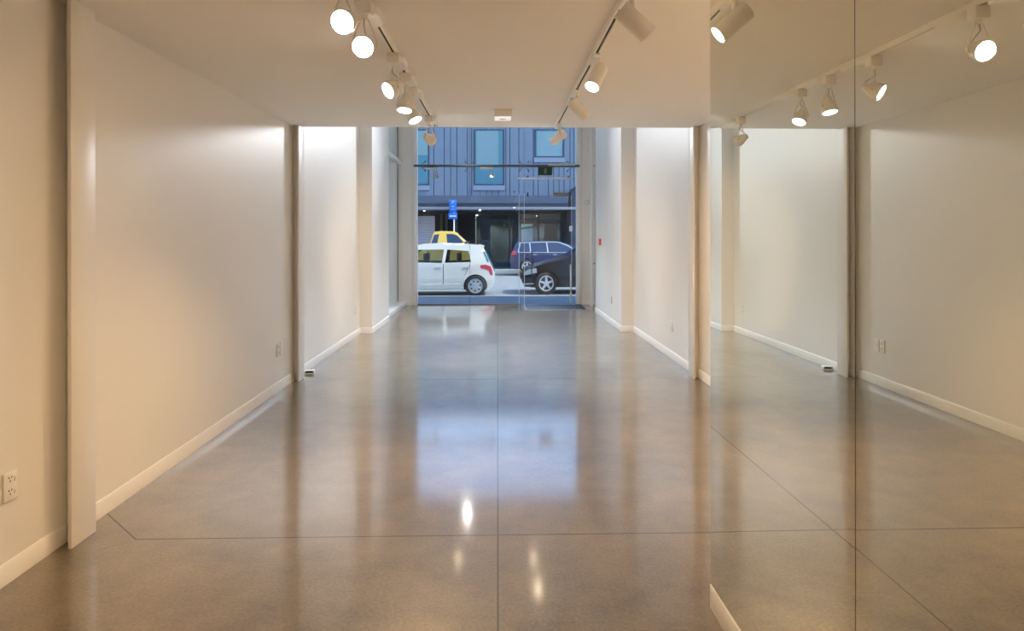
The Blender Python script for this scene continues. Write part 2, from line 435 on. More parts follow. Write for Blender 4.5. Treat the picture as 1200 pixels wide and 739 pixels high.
def cyl_spot(x, y, d, label, energy, lens='lens_cool', zt=TZ, angle=115):
    d = Vector(d).normalized()
    t = thing('cylinder_spotlight', label, 'spotlight', (x, y, zt), 0, 'cylinder spotlights on the right track')
    bm = bm_new(); box(bm, -.019, .019, -.04, .20, -.014, 0, bev=.003)
    obj('adapter', bm, M['fixture'], t)
    bm = bm_new(); lathe(bm, [(0, .019), (.005, .019), (.006, .015), (.088, .015)], (.012, .02, -.012), (0, 0, -1), 20)
    obj('stem', bm, M['fixture'], t)
    P = Vector((.012, .02, -.124))
    bm = bm_new()
    lathe(bm, [(-.072, .043), (-.069, .0465), (.098, .0465), (.100, .045), (.100, .0425), (.090, .042)], P, d, 36)
    h = obj('lamp_body', bm, M['fixture'], t)
    bm = bm_new(); lathe(bm, [(.089, .0422), (.094, .0418), (.0955, .02)], P, d, 36); obj('lens', bm, M[lens], h)
    spot(Vector((x, y, zt))+P+d*.106, d, energy, angle)
    return t

E_ = 142; BACK_E = 31; VOID_E = 60; IN_E = 600
par_spot(TLX, 2.70, (-.16, -.85, -.45), 'bell spotlight nearest the viewer, cut by the top edge, lens facing the viewer', E_*.13)
par_spot(TLX, 3.06, (.03, -.90, -.40), 'glaring bell spotlight second from the viewer on the left track', E_*.13)
par_spot(TLX, 3.92, (-.62, -.60, -.50), 'third bell spotlight from the viewer, tilted towards the left wall', E_*.09)
par_spot(TLX, 4.40, (-.05, -.22, -.95), 'fourth bell spotlight from the viewer, pointing almost straight down', E_*1.2)
par_spot(TLX, 4.80, (.42, -.22, -.85), 'fifth bell spotlight from the viewer, tilted down to the right', E_*1.2)
par_spot(TLX, 5.95, (.52, .77, -.34), 'bell spotlight farthest along the left track, dark against the shop window', E_*1.5, angle=58)
cyl_spot(TRX, 2.90, (.74, .10, -.62), 'cylinder spotlight nearest the viewer, turned to the right wall', E_*1.2)
cyl_spot(TRX, 3.92, (-.40, -.42, -.80), 'second cylinder spotlight, its lit lens facing down to the left', E_*.35)
cyl_spot(TRX, 4.90, (.70, .22, -.70), 'third cylinder spotlight, turned right with only its rim lit', E_*1.2)
cyl_spot(TRX, 6.36, (-.54, .73, -.38), 'cylinder spotlight farthest along the right track, dark against the window', E_*1.5, angle=58)
# unseen lamps added along the tracks, over and behind the viewer, for ambient light
for x, y, d in ((TLX, 1.5, (-.6, .2, -.75)), (TLX, .4, (-.7, .1, -.7)), (TRX, 1.2, (-.5, .3, -.8)), (TRX, -.4, (-.4, .5, -.8)), (TLX, -1.4, (.2, .5, -.8))):
    spot((x, y, TZ-.2), d, BACK_E, 110)
# lamps high in the tall front bay: a pair of tracks
for x, y in ((-.62, 8.2), (-.62, 9.5), (-.62, 10.7), (-.62, 11.7), (-.62, 13.3), (.62, 8.2), (.62, 9.5), (.62, 10.7), (.62, 11.7), (.62, 13.0)):
    spot((x, y, VZ-.25), (0, 0, -1), VOID_E, 84, (.88, .94, 1.), .05)
for x, y in ((-.7, 7.3), (.7, 7.3), (-.7, 8.8), (.7, 8.8), (-.7, 10.2), (.7, 10.2), (-.7, 11.8), (.7, 11.8), (0, 13.0)):
    spot((x, y, VZ-.2), (0, 0, -1), 800, 52, (.82, .91, 1.), .05)  # unseen spots added to brighten the bay floor like daylight
# unseen pair of spots added at the window top as daylight on both walls
spot((.8, 13.4, VZ-.35), (-.451, -.849, -.276), IN_E, 42, (.93, .96, 1.), .35, .9)
spot((-.8, 13.4, VZ-.35), (.46, -.84, -.28), IN_E*.6, 44, (.95, .97, 1.), .35, .9)
spot((-.62, 13.0, VZ-.2), (-.2, -.9, -.5), 11, 90, (1, .95, .88), .03)
spot((.64, 10.2, VZ-.2), (.2, -.9, -.5), 3.2, 90, (1, .80, .55), .035)
spot((-.69, 11.17, VZ-.2), (-.2, -.9, -.5), 1.6, 90, (1, .80, .55), .025)
spot((.62, 11.15, VZ-.2), (.2, -.9, -.5), 1.8, 90, (1, .80, .55), .025)


# ------------------------------------------------------------------ shop window (front glazing)
GX0, GX1 = -1.742, 1.722
t = thing('window_1', 'tall frameless shop window looking onto the street', 'window'); t['kind'] = 'structure'
bm = bm_new()
for a, b in ((GX0-.118, GX0), (GX1, GX1+.118)):
    box(bm, a, b, FY-.045, FY+.06, 0, VZ, bev=.004)
    m_ = (a+b)/2; box(bm, m_-.012, m_+.012, FY-.06, FY-.04, 0, VZ)
obj('window_frame', bm, M['white_frame'], t)
bm = bm_new(); box(bm, GX0, .47, FY-.03, FY+.05, 0, .022); obj('threshold_strip', bm, M['brown'], t)
def pane(x0, x1, z0, z1, par=t, nm='pane'):
    bm = bm_new(); box(bm, x0+.003, x1-.003, FY-.004, FY+.004, z0, z1); return obj(nm, bm, M['glass'], par)
pane(GX0, -.605, .022, VZ); pane(-.605, .47, .022, 2.42); pane(-.605, .585, 2.425, VZ); pane(.585, GX1, 2.425, VZ)
pane(.47, .585, .012, 2.42); pane(1.625, GX1, .012, 2.42)
# black silicone joints / fin edges
bm = bm_new()
box(bm, -.608, -.602, FY-.006, FY+.006, .02, VZ); box(bm, .582, .588, FY-.006, FY+.006, 2.42, VZ)
obj('joint_strip', bm, M['winframe'], t)
bm = bm_new()
for x in (.47, .585, 1.622): box(bm, x-.005, x+.005, FY-.012, FY+.008, .012, 2.42)
obj('glass_edge', bm, mat('polished_glass_edge', (.45, .58, .68), .2), t)
# horizontal steel tube and spider fittings
BZ = 3.025; BYY = FY-.09
bm = bm_new(); tube(bm, [(GX0-.07, BYY, BZ), (GX1+.07, BYY, BZ)], .026, 16); obj('tie_tube', bm, M['dark_steel'], t)
for x in (GX0-.06, GX1+.06):
    bm = bm_new(); lathe(bm, [(0, .05), (.012, .05)], (x, FY-.06, BZ), (0, -1, 0), 20); box(bm, x-.016, x+.016, FY-.10, FY-.055, BZ-.07, BZ+.07, bev=.003)
    obj('tube_bracket', bm, M['white_frame'], t)
def spider(x, dxs, z=BZ):
    bm = bm_new()
    for dx in dxs:
        for dz in (-.1, .1):
            tube(bm, [(x, BYY, z), (x+dx, FY-.035, z+dz)], .006, 8)
            lathe(bm, [(0, .018), (.012, .020), (.03, .020)], (x+dx, FY-.034, z+dz), (0, 1, 0), 16)
    obj('spider_fitting', bm, M['dark_steel'], t)
spider(-.605, (-.1, .1)); spider(.585, (-.1, .1)); spider(GX0+.07, (.1,)); spider(GX1-.06, (-.13,))
# header rail over the door and the box on it
bm = bm_new(); box(bm, .44, 1.64, FY-.03, FY-.006, 2.745, 2.775, bev=.003); obj('header_rail', bm, M['white_frame'], t)
bm = bm_new(); box(bm, 1.10, 1.69, BYY-.03, BYY+.03, 3.03, 3.075, bev=.006); obj('sensor_box', bm, M['grey_plastic'], t)
for x, z in ((.37, 2.47), (.37, 2.36), (.665, 2.80), (1.56, 2.80)):
    bm = bm_new(); lathe(bm, [(0, .02), (.02, .022)], (x, FY-.022, z), (0, 1, 0), 16); obj('glass_bolt', bm, M['dark_steel'], t)

# glass door
t = thing('door_1', 'frameless glass street door at the right of the shop window', 'door', (0, 0, 0)); t['kind'] = 'structure'
bm = bm_new(); box(bm, .592, 1.616, FY-.005, FY+.005, .012, 2.415); obj('door_pane', bm, M['glass'], t)
bm = bm_new()
for z0, z1 in ((.65, 1.19),):
    tube(bm, [(.745, FY-.055, z0), (.745, FY-.055, z1)], .012, 12)
    for z in (z0+.06, z1-.06): tube(bm, [(.745, FY-.055, z), (.745, FY-.004, z)], .008, 10)
obj('pull_handle', bm, M['dark_steel'], t)
bm = bm_new(); box(bm, 1.22, 1.53, FY-.05, FY-.005, 2.37, 2.45, bev=.004); obj('door_closer', bm, mat('closer_bronze', (.25, .24, .23), .4, metal=.6), t)
for x in (.66, 1.58):
    bm = bm_new(); box(bm, x-.02, x+.02, FY-.016, FY+.016, 2.36, 2.46, bev=.004); obj('patch_fitting', bm, M['dark_steel'], t)
bm = bm_new(); box(bm, 1.585, 1.612, FY-.03, FY-.006, .03, .88, bev=.003); box(bm, 1.57, 1.64, FY-.03, FY+.01, 1.60, 1.72, bev=.006); obj('reflected_bars', bm, M['white_frame'], t)  # white bars modelled in place of reflections in the door glass

# side glazing on the left, with sill and transom
t = thing('window_2', 'narrow side window of pale obscure glass at the far left', 'window'); t['kind'] = 'structure'
bm = bm_new(); box(bm, -WX-.055, -WX-.04, SWL, FY-.03, .1, VZ-.2); obj('pane', bm, M['obscure'], t)
bm = bm_new()
box(bm, -WX-.06, -1.972, SWL, FY-.03, 0, .1, bev=.004); obj('window_sill', bm, M['trim'], t)
bm = bm_new()
box(bm, -WX-.04, -WX+.05, SWL, FY-.03, 3.07, 3.135, bev=.004); obj('transom', bm, M['white_frame'], t)
bm = bm_new(); box(bm, -WX-.04, -WX-.03, FY-.05, FY-.032, .1, VZ-.2); obj('joint_strip', bm, M['dark_steel'], t)
# glass edge strip ending the right wall
bm = bm_new(); box(bm, PX-.004, PX+.014, SWR, SWR+.012, SH, VZ)
struct('trim_4', bm, mat('greenish_glass_edge', (.25, .33, .32), .3), 'thin greenish strip ending the right wall near the window', 'trim')

# drainpipe in the right front corner
t = thing('drain_pipe', 'thin white vertical pipe in the corner right of the shop window', 'pipe', (2.005, 13.62, 0))
bm = bm_new(); tube(bm, [(0, 0, 0), (0, 0, VZ)], .03, 18); obj('pipe', bm, M['white_frame'], t)
bm = bm_new(); lathe(bm, [(0, .03), (.004, .04), (.05, .04), (.054, .03)], (0, 0, 2.97), (0, 0, 1), 18); obj('collar', bm, M['white_frame'], t)
for z in (2.985, .9):
    bm = bm_new(); box(bm, .0, .12, -.012, .012, z, z+.025); obj('wall_clip', bm, M['steel'], t)
t = thing('alarm_sensor', 'small white dome sensor on the return right of the shop window', 'sensor', (1.965, FY-.03, 2.24))
bm = bm_new(); lathe(bm, [(0, .05), (.02, .05), (.045, .042), (.062, .02)], (0, 0, 0), (0, -1, 0), 20); obj('dome', bm, M['white_frame'], t)
bm = bm_new(); lathe(bm, [(-.001, .056), (.01, .056)], (0, 0, 0), (0, -1, 0), 20); obj('base_ring', bm, M['grey_plastic'], t)

# two little spotlights clipped to the steel tube
def bar_spot(x, d, lens, label):
    d = Vector(d).normalized()
    t = thing('clip_spotlight', label, 'spotlight', (x, BYY-.01, BZ-.02), 0, 'spotlights on the steel tube')
    bm = bm_new(); box(bm, -.26, .02, -.04, .04, -.055, -.01, bev=.012); obj('gear_tray', bm, M['grey_plastic'], t)
    bm = bm_new(); tube(bm, [(-.005, 0, -.05), (.01, 0, -.12)], .012, 10); obj('stem', bm, M['steel'], t)
    P = Vector((.005, 0, -.155)); bm = bm_new()
    lathe(bm, [(-.05, .02), (-.045, .03), (0, .038), (.075, .052), (.08, .05), (.072, .045)], P, d, 24); h = obj('lamp_head', bm, M['steel'], t)
    bm = bm_new(); lathe(bm, [(.07, .0455), (.074, .03)], P, d, 24); obj('lens', bm, M[lens], h)
bar_spot(-1.325, (-.15, .3, -.95), 'grey_plastic', 'unlit small spotlight on the steel tube, nearer its left end')
bar_spot(-.115, (-.25, -.45, -.85), 'lens_bar', 'lit small spotlight on the steel tube near its middle')

# exit sign under the tube
t = thing('exit_sign', 'dark green exit sign with a pale running figure, hung from the steel tube', 'sign', (1.04, BYY-.02, BZ-.03))
bm = bm_new(); a = [(-.155, 0), (.155, 0), (.145, -.175), (-.145, -.175)]
prism(bm, a, -.02, .02); obj('panel', bm, M['sign_green'], t)
bm = bm_new(); yy = -.0215
flat(bm, [(-.025, yy, -.03), (.025, yy, -.03), (.025, yy, -.04), (-.025, yy, -.04)])
flat(bm, [(-.025, yy, -.04), (-.015, yy, -.04), (-.015, yy, -.15), (-.025, yy, -.15)]); flat(bm, [(.015, yy, -.04), (.025, yy, -.04), (.025, yy, -.15), (.015, yy, -.15)])
flat(bm, [(-.006, yy, -.055), (.008, yy, -.055), (.008, yy, -.07), (-.006, yy, -.07)])
flat(bm, [(-.010, yy, -.074), (.010, yy, -.074), (.006, yy, -.11), (-.008, yy, -.11)])
flat(bm, [(-.008, yy, -.112), (0, yy, -.112), (-.006, yy, -.145), (-.012, yy, -.145)]); flat(bm, [(0, yy, -.112), (.007, yy, -.112), (.013, yy, -.14), (.007, yy, -.142)])
obj('running_figure', bm, M['sign_fig'], t, recalc=False)
bm = bm_new(); box(bm, -.13, .13, -.012, .012, -.001, .012); obj('hanger', bm, M['dark_steel'], t)

# entry mat
t = thing('entry_mat', 'blue-grey entry mat lying inside the glass door', 'mat', (1.2, 13.44, 0))
bm = bm_new(); box(bm, -.615, .615, -.485, .485, 0, .008, bev=.002); obj('matting', bm, M['mat'], t)
bm = bm_new()
for a in ((-.63, .63, -.50, -.485), (-.63, .63, .485, .50), (-.63, -.615, -.485, .485), (.615, .63, -.485, .485)): box(bm, *a, 0, .009)
obj('edging', bm, M['mat_edge'], t)

# ------------------------------------------------------------------ street
SZ = -.19
bm = bm_new(); box(bm, -30, 30, 16.38, 29.0, SZ-.2, SZ)
struct('road', bm, M['asphalt'], 'sunlit grey asphalt road', 'road')
bm = bm_new(); box(bm, -30, 30, FY+.06, 16.25, -.3, -.02)
struct('footpath', bm, M['footpath'], 'shaded paved footpath outside the shop window', 'footpath')
bm = bm_new(); box(bm, -30, 30, 16.25, 16.38, -.3, -.018, bev=.015)
struct('kerb', bm, M['kerb'], 'concrete kerb of the near footpath', 'kerb')
bm = bm_new(); box(bm, -30, 30, 29.0, 29.12, -.3, -.01, bev=.02)
struct('kerb', bm, M['kerb'], 'concrete kerb of the far footpath', 'kerb')
bm = bm_new(); box(bm, -30, 30, 29.12, 36, -.3, -.015)
struct('footpath', bm, M['footpath'], 'footpath along the building across the street', 'footpath')
bm = bm_new(); box(bm, -14, -WX-.29, FY-.03, FY+.3, -.1, 13.6); box(bm, WX+.29, 14, FY-.03, FY+.3, -.1, 13.6); box(bm, -WX-.3, WX+.3, FY+.02, FY+.3, VZ+.3, 13.6)  # unseen upper wall, raised so its shadow covers the footpath
struct('wall_facade', bm, mat('outer_render', (.62, .66, .68), .7), 'outer street wall of the shop building', 'wall')

# the building across the street
BYF = 31.7
b = thing('facade_building', 'blue-grey clad building across the street with shops under a canopy', 'building', (0, BYF, 0))
wins = [(-4.85, -3.43, 4.07, 6.72), (-1.10, .27, 4.07, 6.72), (1.90, 3.24, 5.45, 6.72), (6.2, 7.6, 4.07, 6.72), (-8.6, -7.2, 4.07, 6.72), (10.2, 11.6, 4.07, 6.72)]
seams = sorted({round(v, 3) for v in [-3.14, -2.62, -2.31, -2.0, -1.48, -1.28, .62, 1.06, 1.78, 2.02, 2.53, 2.78, 3.05, 3.30, 3.6, .42, -.85, -.55, -.25, .05] } | {round(3.9+.31*k+.12*((k*7) % 3-1), 3) for k in range(36)} | {round(-4.0-.33*k+.12*((k*5) % 3-1), 3) for k in range(32)})
bm = bm_new(); xs = [-14]+seams+[15]
for xa, xb in zip(xs[:-1], xs[1:]):
    xa2, xb2 = xa+.016, xb-.016
    zs = [(3.2, 7.5)]
    for wx0, wx1, wz0, wz1 in wins:
        if xb2 > wx0-.06 and xa2 < wx1+.06:
            # split the strip round the window
            parts = []
            for z0, z1 in zs: parts += [(z0, min(z1, wz0-.06)), (max(z0, wz1+.06), z1)]
            zs = [p for p in parts if p[1]-p[0] > .05]
            if xa2 < wx0-.06: box(bm, xa2, wx0-.07, -.05, 0, wz0-.06, wz1+.06)
            if xb2 > wx1+.06: box(bm, wx1+.07, xb2, -.05, 0, wz0-.06, wz1+.06)
    for z0, z1 in zs: box(bm, xa2, xb2, -.05, 0, z0, z1)
obj('cladding', bm, M['clad'], b)
bm = bm_new()
xsb = sorted(wins); px = -14
for wx0, wx1, wz0, wz1 in xsb:
    box(bm, px, wx0, .0, .2, 2.6, 7.4); box(bm, wx0, wx1, 0, .2, 2.6, wz0); box(bm, wx0, wx1, 0, .2, wz1, 7.4); px = wx1
box(bm, px, 15, 0, .2, 2.6, 7.4); box(bm, -14, 15, .2, 8, 7.2, 7.4)
obj('backing_wall', bm, M['clad_back'], b)
for i, (wx0, wx1, wz0, wz1) in enumerate(wins):
    bm = bm_new(); f = .055
    box(bm, wx0-f, wx0, -.07, .12, wz0-f, wz1+f); box(bm, wx1, wx1+f, -.07, .12, wz0-f, wz1+f)
    box(bm, wx0, wx1, -.07, .12, wz0-f, wz0); box(bm, wx0, wx1, -.07, .12, wz1, wz1+f)
    if wz0 < 5: box(bm, wx0, wx1, -.065, -.02, 4.93, 4.965)
    fr = obj('window', bm, M['winframe'], b)
    bm = bm_new(); box(bm, wx0, wx1, -.05, -.04, wz0, wz1); obj('pane', bm, M['fpane'], fr)
    bm = bm_new(); top = wz1; zb = 4.96 if wz0 < 5 else wz0
    if i == 0: box(bm, wx0, wx1, -.025, -.02, 5.5, top)
    else: box(bm, wx0+.06, wx1-.22 if wz0 < 5 else wx1-.03, -.025, -.02, zb, top)
    obj('blind', bm, M['blind'], fr)
    bm = bm_new(); box(bm, wx0, wx1, 0, .05, wz0, wz1); obj('sky_tint_backing', bm, M['sky_teal'], fr)
    bm = bm_new(); box(bm, wx0-.09, wx1+.09, -.11, -.05, wz0-.30, wz0-.07); obj('sill_flashing', bm, M['clad_trim'], b)
# canopy across the street
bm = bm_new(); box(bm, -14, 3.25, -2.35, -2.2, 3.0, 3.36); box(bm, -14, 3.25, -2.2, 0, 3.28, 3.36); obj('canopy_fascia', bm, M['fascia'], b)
bm = bm_new(); box(bm, -14, 3.25, -2.30, -2.2, 2.83, 3.0); obj('canopy_shadow_board', bm, M['fascia_dark'], b)  # dark colour stands in for the shaded gap under the fascia
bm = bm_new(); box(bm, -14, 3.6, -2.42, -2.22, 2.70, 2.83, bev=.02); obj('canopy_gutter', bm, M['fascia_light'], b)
bm = bm_new(); box(bm, -14, 3.25, -2.21, 0, 2.70, 2.76); obj('canopy_soffit', bm, M['soffit'], b)
bm = bm_new(); box(bm, 3.38, 3.75, -2.35, .0, 0, 3.55); box(bm, 3.62, 3.95, -2.35, .0, 3.55, 3.8); box(bm, 3.75, 14, -.3, 0, 0, 3.2); obj('end_pier', bm, mat('pier_blue', (.02, .035, .07), .5), b)
# ground floor: shutter, dark recess, glazed shopfronts
bm = bm_new(); n = 22
for k in range(n): box(bm, -5.6, -3.0, -1.0, -.95-.008*(k % 2), .0+k*.112, .0+k*.112+.104)
obj('roller_shutter', bm, M['shutter'], b)
bm = bm_new(); box(bm, -14, -1.15, .9, 1.0, 0, 2.7); box(bm, -1.2, -1.12, -.2, 1.0, 0, 2.7); obj('dark_recess', bm, M['shopdark'], b)
bm = bm_new()
for x in (-2.85, -2.6, -2.1): box(bm, x, x+.10, .3, .4, 0, 2.7)
obj('recess_post', bm, M['shopgrey'], b)
bm = bm_new()
box(bm, -1.12, 3.4, 1.9, 2.0, 0, 2.7); box(bm, -1.12, 3.4, -.1, 2, -.02, .0); box(bm, -1.12, 3.4, 0, 2.0, 2.62, 2.7); obj('shop_interior', bm, M['shopgrey'], b)
bm = bm_new()
box(bm, -.86, -.36, .35, .42, .0, 2.62); box(bm, .72, 1.05, .35, .42, 0, 2.62); obj('display_panel', bm, M['shopblue'], b)
bm = bm_new(); box(bm, 2.38, 3.02, .8, .86, .4, 2.15); obj('lit_panel', bm, M['shopbeige'], b)
bm = bm_new(); box(bm, 3.12, 3.42, .0, .05, 0, 2.7); obj('side_panel', bm, M['clad_back'], b)
bm = bm_new()
for x in (-1.15, .56, 1.98, 3.1, 3.34): box(bm, x, x+.08, -.06, .06, 0, 2.7)
box(bm, -1.15, 3.4, -.06, .06, 2.26, 2.33); box(bm, -1.15, 3.4, -.06, .06, 2.62, 2.7); box(bm, -1.15, 3.4, -.06, .06, 0, .22); box(bm, 1.98, 3.4, -.06, .06, 2.12, 2.26)
obj('shopfront_frame', bm, M['winframe'], b)
for x0, x1 in ((-1.07, .56), (.64, 1.98), (2.06, 3.1)):
    bm = bm_new(); box(bm, x0, x1, -.01, .01, .22, 2.62); obj('shop_pane', bm, M['shopglass'], b)
for x, y, z in ((-3.4, -1.9, 2.66), (-1.0, -.5, 2.5), (2.0, .5, 2.5)):
    bm = bm_new(); lathe(bm, [(0, .05), (.03, .05)], (x, y, z), (0, 0, 1), 14); obj('downlight', bm, M['downlight'], b)

for x in (-.3, 1.3, 2.6):  # unseen spots added to brighten the shop interior
    l = bpy.data.lights.new('shop_fill', 'SPOT'); l.energy = 90; l.color = (.95, 1, 1); l.shadow_soft_size = .1; l.spot_size = R(140); l.spot_blend = .6
    o = bpy.data.objects.new('shop_fill', l); COL.objects.link(o); o.location = (x, BYF+1.1, 2.45)

# ------------------------------------------------------------------ street signs
t = thing('parking_sign', 'blue parking sign of two plates on a white pole across the street', 'sign', (-2.03, 29.06, -.01))
bm = bm_new(); tube(bm, [(.06, 0, 0), (.06, 0, 3.1)], .03, 12); obj('pole', bm, M['sign_white'], t)
bm = bm_new(); box(bm, -.15, .17, -.05, -.035, 2.58, 3.16, bev=.006); pl = obj('upper_plate', bm, M['sign_blue'], t)
bm = bm_new(); box(bm, -.19, .21, -.05, -.035, 2.28, 2.56, bev=.006); pl2 = obj('lower_plate', bm, M['sign_blue'], t)
def text_mesh(s, size, loc, par, m, nm, rot=(pi/2, 0, 0)):
    cu = bpy.data.curves.new(nm, 'FONT'); cu.body = s; cu.size = size; cu.align_x = 'CENTER'; cu.extrude = .002
    tmp = bpy.data.objects.new(nm, cu); COL.objects.link(tmp)
    dg = bpy.context.evaluated_depsgraph_get(); me = bpy.data.meshes.new_from_object(tmp.evaluated_get(dg))
    bpy.data.objects.remove(tmp); me.materials.clear(); me.materials.append(m)
    o = bpy.data.objects.new(nm, me); COL.objects.link(o); o.parent = par; o.location = loc; o.rotation_euler = rot
    return o
text_mesh('P', .20, (.01, -.054, 2.98), pl, M['sign_mid'], 'letter')
bm = bm_new()
box(bm, -.07, .09, -.054, -.049, 2.86, 2.875); box(bm, .005, .02, -.054, -.049, 2.80, 2.86); box(bm, -.07, .09, -.054, -.049, 2.72, 2.735)
obj('small_print', bm, M['sign_mid'], pl)
bm = bm_new()
for x0, x1 in ((-.13, -.08), (-.06, -.02), (0, .03), (.05, .09), (.11, .15)): box(bm, x0, x1, -.054, -.049, 2.38, 2.45)
obj('small_print', bm, M['sign_white'], pl2)
t = thing('window_poster', 'white notice board with a green band in the shop window across the street', 'poster', (1.46, BYF-.075, 1.24))
bm = bm_new(); box(bm, -.28, .28, -.02, .01, 0, .86, bev=.003); obj('board', bm, M['sign_mid'], t)
bm = bm_new(); a = [(-.28, .58), (.28, .66), (.28, .78), (-.28, .68)]; prism(bm, a, -.026, -.019); obj('green_band', bm, M['leaf_green'], t)
bm = bm_new(); prism(bm, [(-.28, .69), (.28, .79), (.28, .86), (-.28, .86)], -.024, -.019)
for k in range(4): box(bm, -.22, .2-.05*(k % 2), -.024, -.019, .12+.1*k, .15+.1*k)
obj('print_lines', bm, M['sign_white'], t)

# ------------------------------------------------------------------ cars
def interp(pts, x):
    if x <= pts[0][0]: return pts[0][1]
    for (a, va), (b_, vb) in zip(pts[:-1], pts[1:]):
        if x <= b_: return va+(vb-va)*(x-a)/(b_-a)
    return pts[-1][1]
def arch(cx, r, z0, n=14):
    """wheel-arch points from front to rear side at height z0"""
    a0 = math.asin(max(-1, min(1, (z0-r*.97)/(r*1.13)))); R_ = r*1.13
    return [(cx+R_*cos(a), r*.97+R_*sin(a)) for a in [a0+(pi-2*a0)*k/n for k in range(n+1)]]
class Car:
    def __init__(s, top, bottom_z, L, W, wheels, r, belt, roof, tum=.80):
        s.L, s.W, s.wheels, s.r, s.belt, s.roof, s.tum = L, W, wheels, r, belt, roof, tum
        s.top = top; s.bz = bottom_z
    def hw(s, x, z):
        u = abs((x-s.L*.5)/(s.L*.5)); plan = 1-.11*u**5-.03*u**2
        v = [(0, .93), (.25, .965), (.45, 1.), (s.belt, .985), (s.roof, s.tum), (s.roof+.5, s.tum-.04)]
        return s.W*.5*plan*interp(v, z)
    def outline(s):
        """rear bumper -> over the roof -> front -> underside with arches (x from rear)"""
        pts = list(s.top)
        z0 = s.bz
        for cx in sorted(s.wheels, reverse=True): pts += arch(cx, s.r, z0)
        return pts
    def body(s, poly):
        bm = bmesh.new()
        f = bm.faces.new([bm.verts.new((x, 0, z)) for x, z in poly])
        nx = int(s.L/.14)
        for k in range(1, nx):
            bmesh.ops.bisect_plane(bm, geom=bm.verts[:]+bm.edges[:]+bm.faces[:], plane_co=(s.L*k/nx, 0, 0), plane_no=(1, 0, 0))
        z = s.bz+.06
        while z < s.roof:
            bmesh.ops.bisect_plane(bm, geom=bm.verts[:]+bm.edges[:]+bm.faces[:], plane_co=(0, 0, z), plane_no=(0, 0, 1)); z += .09
        bmesh.ops.triangulate(bm, faces=bm.faces[:])
        edge = [e for e in bm.edges if len(e.link_faces) == 1]
        vs = bm.verts[:]; fs = bm.faces[:]
        co = {v: v.co.copy() for v in vs}
        twin = {}
        for v in vs:
            h = s.hw(co[v].x, co[v].z); v.co.y = h
            twin[v] = bm.verts.new((co[v].x, -h, co[v].z))
        for fc in fs: bm.faces.new([twin[v] for v in reversed(fc.verts)])
        for e in edge: a, b_ = e.verts; bm.faces.new((a, b_, twin[b_], twin[a]))
        bmesh.ops.recalc_face_normals(bm, faces=bm.faces[:])
        bm.verts.ensure_lookup_table()
        # soften the shoulder where sides meet roof, bonnet and bumpers
        be = []
        for e in bm.edges:
            if len(e.link_faces) == 2 and e.verts[0].co.z > s.bz+.05 and e.verts[1].co.z > s.bz+.05:
                c = (e.verts[0].co+e.verts[1].co)/2
                if any((Vector((c.x, c.z))-Vector((w, s.r*.97))).length < s.r*1.22 for w in s.wheels): continue
                if abs(e.verts[0].co.y) < 1e-6: continue
                if e.verts[0].co.y*e.verts[1].co.y > 0 and e.calc_face_angle(0) > R(50): be.append(e)
        bmesh.ops.bevel(bm, geom=be, offset=.055, segments=3, profile=.5, affect='EDGES', clamp_overlap=True)
        bmesh.ops.recalc_face_normals(bm, faces=bm.faces[:])
        for fc in bm.faces: fc.smooth = True
        return bm
    def patch(s, poly, sides=(-1, 1), off=.006, step=.12, mi=0, bm=None):
        """a panel following the side skin, outline in (x,z)"""
        bm = bm or bmesh.new()
        for sd in sides:
            b2 = bmesh.new(); b2.faces.new([b2.verts.new((x, 0, z)) for x, z in poly])
            x0, x1 = min(p[0] for p in poly), max(p[0] for p in poly); z0, z1 = min(p[1] for p in poly), max(p[1] for p in poly)
            k = math.floor(x0/step)+1
            while k*step < x1:
                bmesh.ops.bisect_plane(b2, geom=b2.verts[:]+b2.edges[:]+b2.faces[:], plane_co=(k*step, 0, 0), plane_no=(1, 0, 0)); k += 1
            k = math.floor(z0/step)+1
            while k*step < z1:
                bmesh.ops.bisect_plane(b2, geom=b2.verts[:]+b2.edges[:]+b2.faces[:], plane_co=(0, 0, k*step), plane_no=(0, 0, 1)); k += 1
            m1 = {}; m2 = {}
            for v in b2.verts:
                h = s.hw(v.co.x, v.co.z)
                m1[v] = bm.verts.new((v.co.x, sd*(h+off), v.co.z)); m2[v] = bm.verts.new((v.co.x, sd*(h-.012), v.co.z))
            for fc in b2.faces:
                f1 = bm.faces.new([m1[v] for v in fc.verts]); f2 = bm.faces.new([m2[v] for v in reversed(fc.verts)])
                f1.material_index = f2.material_index = mi; f1.smooth = True
            for e in b2.edges:
                if len(e.link_faces) == 1:
                    a, c = e.verts; fq = bm.faces.new((m1[a], m1[c], m2[c], m2[a])); fq.material_index = mi
            b2.free()
        return bm
    def sides(s, name, poly, m, t, off=.006):
        for sd in (-1, 1): obj(name, s.patch(poly, (sd,), off), m, t)
    def strip(s, a, b_, inset=.09, off=.008, bm=None):
        """a cross-car panel (windscreen, rear glass) between profile points a and b"""
        bm = bm or bmesh.new(); a, b_ = Vector(a), Vector(b_); n = Vector((-(b_-a).y, (b_-a).x)).normalized()
        if n.y < 0: n = -n
        vs = []
        for p in (a, b_):
            h = s.hw(p.x, p.y)-inset
            for q in (p+n*off, p-n*.015):
                for sd in (-1, 1): vs.append(bm.verts.new((q.x, sd*h, q.y)))
        A0, A1, a0, a1, B0, B1, b0, b1 = vs
        for f in ((A0, A1, B1, B0), (a0, b0, b1, a1), (A0, B0, b0, a0), (A1, a1, b1, B1), (A0, a0, a1, A1), (B0, B1, b1, b0)): bm.faces.new(f)
        return bm
